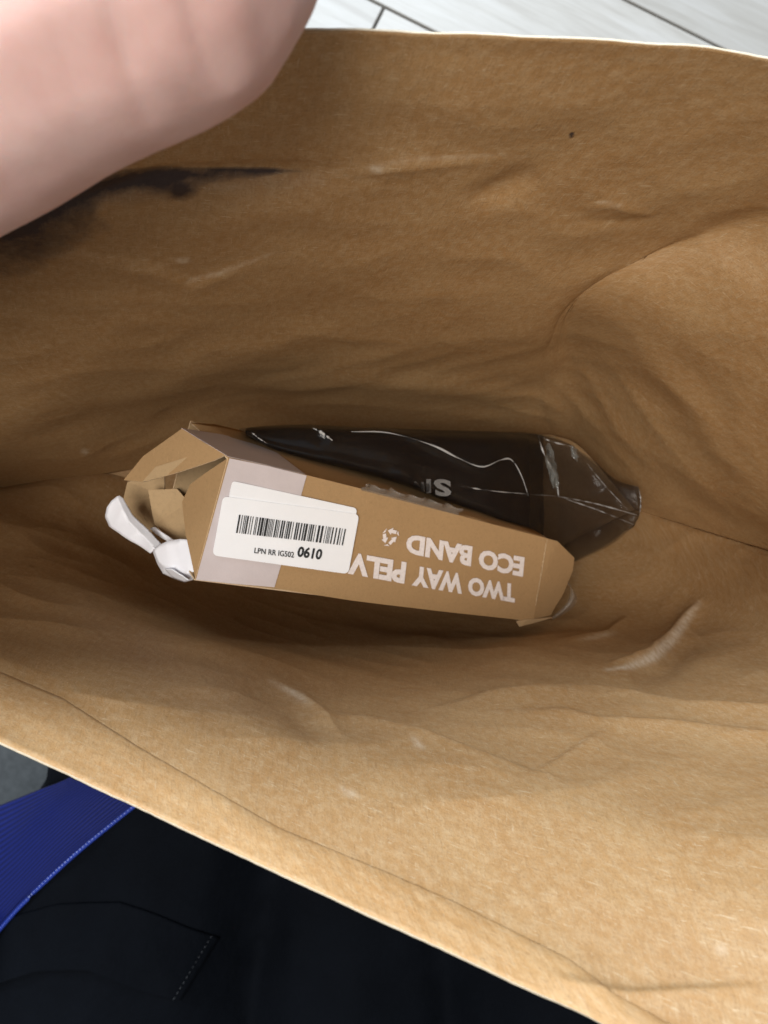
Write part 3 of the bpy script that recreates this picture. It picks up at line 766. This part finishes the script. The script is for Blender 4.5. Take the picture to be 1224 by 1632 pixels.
# ------------------------------------------------------------------ dark polybag parcel
par = empty('polybag_parcel', P(650, 770, .447)); add_props(par, 'glossy black item in a smoky plastic bag behind the carton', 'plastic parcel')
vb_ = lambda u: float(np.interp(u, [380, 395, 430, 490, 560, 620, 700, 780, 850, 890, 925, 965, 1004], [685, 694, 712, 730, 745, 760, 792, 817, 850, 890, 885, 864, 842]))
vt_ = lambda u: float(np.interp(u, [380, 430, 500, 560, 700, 800, 857, 922, 972, 1018], [682, 678, 676, 680, 685, 688, 690, 712, 760, 777]))
db_ = lambda u: float(np.interp(u, [380, 500, 600, 700, 800, 870, 900, 950, 1020], [.303, .313, .327, .342, .358, .382, .394, .400, .405]))
def parcel_rows(us, back_, lift):
    rows_ = []
    for t_, dz0 in ((0, .016), (.12, .004), (.38, .0), (.68, -.001), (1, .0), ('a', .02), ('b', .05)):
        r_ = []
        for u in us:
            d_ = db_(u)
            dz = dz0 * (1 if u < 870 or isinstance(t_, str) else .2)
            if t_ == 'a': r_.append((u + 2, vb_(u) + 5, d_ + dz * back_(u) - lift))
            elif t_ == 'b': r_.append((u + 3, vb_(u) + 7, d_ + dz * back_(u) - lift))
            else: r_.append((u, vt_(u) + (vb_(u) - vt_(u)) * t_, d_ + dz - lift))
        rows_.append(r_)
    return rows_
CT = parcel_rows([390, 430, 490, 560, 640, 720, 790, 840, 868], lambda u: 1, .0)
gc = grid3(CT, 60, 110)
rowf = np.clip((np.arange(60) / 59 - 0) * 12, 0, 1) * np.clip((.66 - np.arange(60) / 59) * 14, 0, 1)
dd = np.array([[noise.noise(Vector((q_[0] * 28, q_[1] * 45, q_[2] * 30))) * .0022 for q_ in r_] for r_ in gc]) * rowf[:, None]
gc2 = gc.copy(); gc2[..., 2] += dd - .0022
gcl = gc2.copy(); gcl[..., 2] = np.minimum(gcl[..., 2] - .028, gcl[..., 2].min(0, keepdims=True) - .001)
nr_, nc_ = gc2.shape[:2]; ix = np.arange(nr_ * nc_).reshape(nr_, nc_); N_ = nr_ * nc_
fs = [(int(ix[i, j]), int(ix[i, j + 1]), int(ix[i + 1, j + 1]), int(ix[i + 1, j])) for i in range(nr_ - 1) for j in range(nc_ - 1)]
fs += [tuple(N_ + q_ for q_ in reversed(f_)) for f_ in fs]
loop = [int(x) for x in np.concatenate([ix[0, :-1], ix[:-1, -1], ix[-1, :0:-1], ix[:0:-1, 0]])]
fs += [(loop[i], N_ + loop[i], N_ + loop[(i + 1) % len(loop)], loop[(i + 1) % len(loop)]) for i in range(len(loop))]
o = mesh_obj('packed_item', np.concatenate([gc2.reshape(-1, 3), gcl.reshape(-1, 3)]), fs, M_pack); adopt(o, par)
FT = parcel_rows([382, 430, 490, 560, 640, 720, 790, 840, 890, 940, 980, 1019], lambda u: 1 if u < 860 else .12, .003)
for i_, (uu, vv_) in enumerate([(1017, 776), (1019, 784), (1021, 797), (1021, 812), (1011, 838), (1008, 840), (1004, 842)]): FT[i_][-1] = (uu, vv_, .3995 + .0008 * max(0, i_ - 3))
gF = grid3(FT, 110, 230)
nF = np.zeros_like(gF); nF[..., 2] = 1; rowF = (np.clip((.67 - np.arange(110) / 109) * 14, 0, 1))[:, None]
dF = np.array([[noise.noise(Vector((q_[0] * 35 + 4, q_[1] * 50, q_[2] * 35))) * .0011 + (1 - 2 * abs(noise.noise(Vector((q_[0] * 60, q_[1] * 95, 2))))) * .0007 for q_ in r_] for r_ in gF])
dF += ridges(gF, nF, [
    ([(540, 684), (620, 686), (690, 707), (730, 728), (770, 743), (800, 730), (815, 731), (830, 755), (843, 792)], 7, .0042, 'ridge'),
    ([(545, 696), (640, 700), (720, 735), (770, 755), (800, 748)], 15, -.0025, 'bump'),
    ([(500, 680), (515, 690), (535, 708)], 5, .003, 'ridge'),
    ([(470, 682), (600, 681), (640, 688)], 6, .002, 'ridge'),
    ([(395, 690), (410, 702), (425, 710)], 6, .002, 'ridge'),
    ([(735, 773), (790, 782), (889, 791), (950, 803), (1021, 824)], 6, .0032, 'ridge'),
    ([(889, 791), (955, 812), (1012, 838)], 5, .0022, 'ridge'),
    ([(857, 692), (868, 725), (885, 755), (892, 775), (889, 792)], 8, .0050, 'ridge'),
    ([(875, 715), (880, 740), (900, 765)], 6, -.003, 'bump'),
    ([(857, 692), (880, 703), (910, 711), (918, 735)], 7, .0045, 'ridge'),
    ([(935, 735), (960, 770), (990, 805), (1015, 820)], 7, .002, 'ridge'),
    ([(625, 748), (650, 752), (662, 757)], 12, .002, 'bump')])
gF = gF + nF * (dF * rowF)[..., None]
ff = 'up'
o = film_o = grid_obj('plastic_film', gF, M_film, None, 0, 0, flip=ff); adopt(o, par)
gL = gF[:, 148:].copy(); gL[..., 2] -= .0035 + .001 * np.sin(np.arange(gL.shape[1]) * .2)[None]; gL[:, -1] = gF[:, -1]
o = grid_obj('plastic_film', gL, M_film, None, 0, 0, flip=ff); adopt(o, par)
M_film_glint = film('painted_film_glint', (.55, .55, .54), .75, .22, .2)
bvf0 = BVHTree.FromPolygons([tuple(q_) for q_ in gF.reshape(-1, 3)], [tuple(p.vertices) for p in film_o.data.polygons])
def crease(pl, r0, lift=.0002):  # pale rods on the film ridges: reflected highlights put into their colour
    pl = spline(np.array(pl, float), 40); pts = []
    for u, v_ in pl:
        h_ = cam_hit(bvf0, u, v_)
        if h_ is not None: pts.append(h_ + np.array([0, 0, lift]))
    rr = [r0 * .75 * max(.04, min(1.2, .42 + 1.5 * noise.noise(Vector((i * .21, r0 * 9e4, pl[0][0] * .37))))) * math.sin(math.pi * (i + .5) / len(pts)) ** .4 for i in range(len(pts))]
    sv, sf = [], []; rod(pts, rr, sv, sf, 6); o = mesh_obj('film_glint', sv, sf, M_film_glint); adopt(o, par)
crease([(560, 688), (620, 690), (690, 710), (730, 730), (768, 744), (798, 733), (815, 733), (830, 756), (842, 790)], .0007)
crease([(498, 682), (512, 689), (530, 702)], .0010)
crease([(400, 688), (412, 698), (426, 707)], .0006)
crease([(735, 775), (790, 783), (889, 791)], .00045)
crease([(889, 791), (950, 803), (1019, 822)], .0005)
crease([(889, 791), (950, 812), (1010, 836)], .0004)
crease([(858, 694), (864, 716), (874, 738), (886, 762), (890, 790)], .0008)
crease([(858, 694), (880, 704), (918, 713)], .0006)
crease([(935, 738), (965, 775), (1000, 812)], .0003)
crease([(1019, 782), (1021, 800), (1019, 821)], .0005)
def crinkle(cx, cy, w_, h_, seed):  # extra paler film patches, with the silver wrinkle highlights painted into them
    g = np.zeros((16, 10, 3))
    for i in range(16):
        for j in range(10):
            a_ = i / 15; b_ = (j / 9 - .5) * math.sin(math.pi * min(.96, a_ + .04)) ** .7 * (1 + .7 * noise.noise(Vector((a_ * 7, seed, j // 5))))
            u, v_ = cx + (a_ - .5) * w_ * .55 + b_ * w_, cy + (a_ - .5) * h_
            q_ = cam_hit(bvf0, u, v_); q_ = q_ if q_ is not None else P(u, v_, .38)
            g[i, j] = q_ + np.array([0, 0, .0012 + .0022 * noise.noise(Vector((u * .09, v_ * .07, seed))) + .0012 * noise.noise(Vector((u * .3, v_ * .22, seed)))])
    o = grid_obj('crinkle_glint', g, M_crinkle_glint, None, 0, 0, flip='up'); adopt(o, par)
M_crinkle_glint = film('painted_crinkle_glint', (.20, .21, .20), .55, .08, .6)
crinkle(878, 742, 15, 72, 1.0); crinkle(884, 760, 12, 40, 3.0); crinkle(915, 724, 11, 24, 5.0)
# fragments of grey lettering on the packed item
bvf = bvf0
def onf(u, v, lift): 
    h = cam_hit(bvf, u, v); h = h if h is not None else P(u, v, .37); return h + np.array([0, 0, lift])
for body, quad in (('S', [(717, 765), (690, 763), (692, 790), (719, 792)]), ('I', [(686, 764), (679, 764), (679, 786), (686, 786)]), ('N', [(675, 769), (660, 768), (661, 783), (676, 784)])):
    place_text('printed_letter', body, quad, M_grey_print, par, .04, .0025, onf)

# ------------------------------------------------------------------ hand holding the far rim
def hp(u, v, d): return tuple(P(u, v, d))
hand = blob_mesh('hand', [
    # forearm, wrist, ball of the thumb, thumb crossing the rim
    [(hp(-1500, 900, .20), .034), (hp(-900, 560, .165), .028), (hp(-480, 318, .142), .027), (hp(-200, 190, .133), .0265), (hp(40, 72, .126), .0243), (hp(190, 2, .122), .0225), (hp(258, -30, .1205), .0222), (hp(330, -105, .124), .0205), (hp(420, -240, .134), .0165), (hp(470, -330, .146), .0125)],
    # palm
    [(hp(-900, 480, .165), .028), (hp(-700, 60, .15), .026), (hp(-560, -220, .150), .021)],
    [(hp(-480, 330, .145), .025), (hp(-480, -60, .145), .022), (hp(-380, -220, .148), .019)],
    # four fingers curled down outside the bag
    [(hp(-380, -200, .148), .014), (hp(-160, -380, .16), .0115), (hp(40, -260, .19), .0105), (hp(80, -90, .215), .0095)],
    [(hp(-440, -200, .150), .014), (hp(-270, -440, .165), .0115), (hp(-60, -300, .20), .0105), (hp(0, -60, .235), .0095)],
    [(hp(-500, -180, .154), .0135), (hp(-390, -430, .172), .011), (hp(-170, -270, .21), .010), (hp(-90, -40, .245), .009)],
    [(hp(-570, -160, .158), .0125), (hp(-500, -390, .178), .0095), (hp(-300, -230, .215), .0085), (hp(-200, -20, .24), .0075)]],
    .0022, M_skin, 10)
sb = hand.modifiers.new('refine', 'SUBSURF'); sb.levels = 1; sb.render_levels = 1
dg = bpy.context.evaluated_depsgraph_get(); me2 = bpy.data.meshes.new_from_object(hand.evaluated_get(dg)); hand.modifiers.clear(); hand.data = me2
hv = np.zeros(len(me2.vertices) * 3); me2.vertices.foreach_get('co', hv); hv = hv.reshape(-1, 3)
hn = np.zeros(len(me2.vertices) * 3); me2.vertex_normals.foreach_get('vector', hn); hn = hn.reshape(-1, 3)
U, V = PIX(hv[None]); dh = np.zeros(U.shape)
for pl, wid, amp in (([(150, -60), (185, 60), (235, 195), (262, 260)], 13, -.0016), ([(285, -40), (312, 60), (345, 150), (365, 215)], 11, -.0010), ([(395, -40), (415, 40), (432, 90)], 10, -.0007),
                     ([(330, 60), (375, 120), (400, 150)], 16, -.0004), ([(60, 20), (130, 180), (160, 270)], 20, -.0005), ([(205, -20), (262, 120), (300, 200)], 30, .0008)):
    q_, t_, sd_ = seg_dist(U, V, pl)
    q_ = np.sqrt(q_ * q_ + 25) - 5; prof = np.where(sd_ > 0, np.exp(-q_ / wid), np.exp(-q_ / (wid * 2.2))) * np.clip(np.sin(np.clip(t_, .02, .98) * math.pi), 0, 1) ** .5
    dh += amp * prof
dh = .85 * dh[0] * np.clip(hn[:, 2] * 1.6, 0, 1)
dh += np.array([noise.noise(Vector(q_) * 70) * .0005 + noise.noise(Vector(q_) * 25) * .0012 for q_ in hv])
hv = hv + hn * dh[:, None]
me2.vertices.foreach_set('co', hv.ravel()); me2.update(); me2.polygons.foreach_set('use_smooth', [True] * len(me2.polygons))
add_props(hand, 'blurred pale hand gripping the bag\'s far rim at the top left', 'hand')
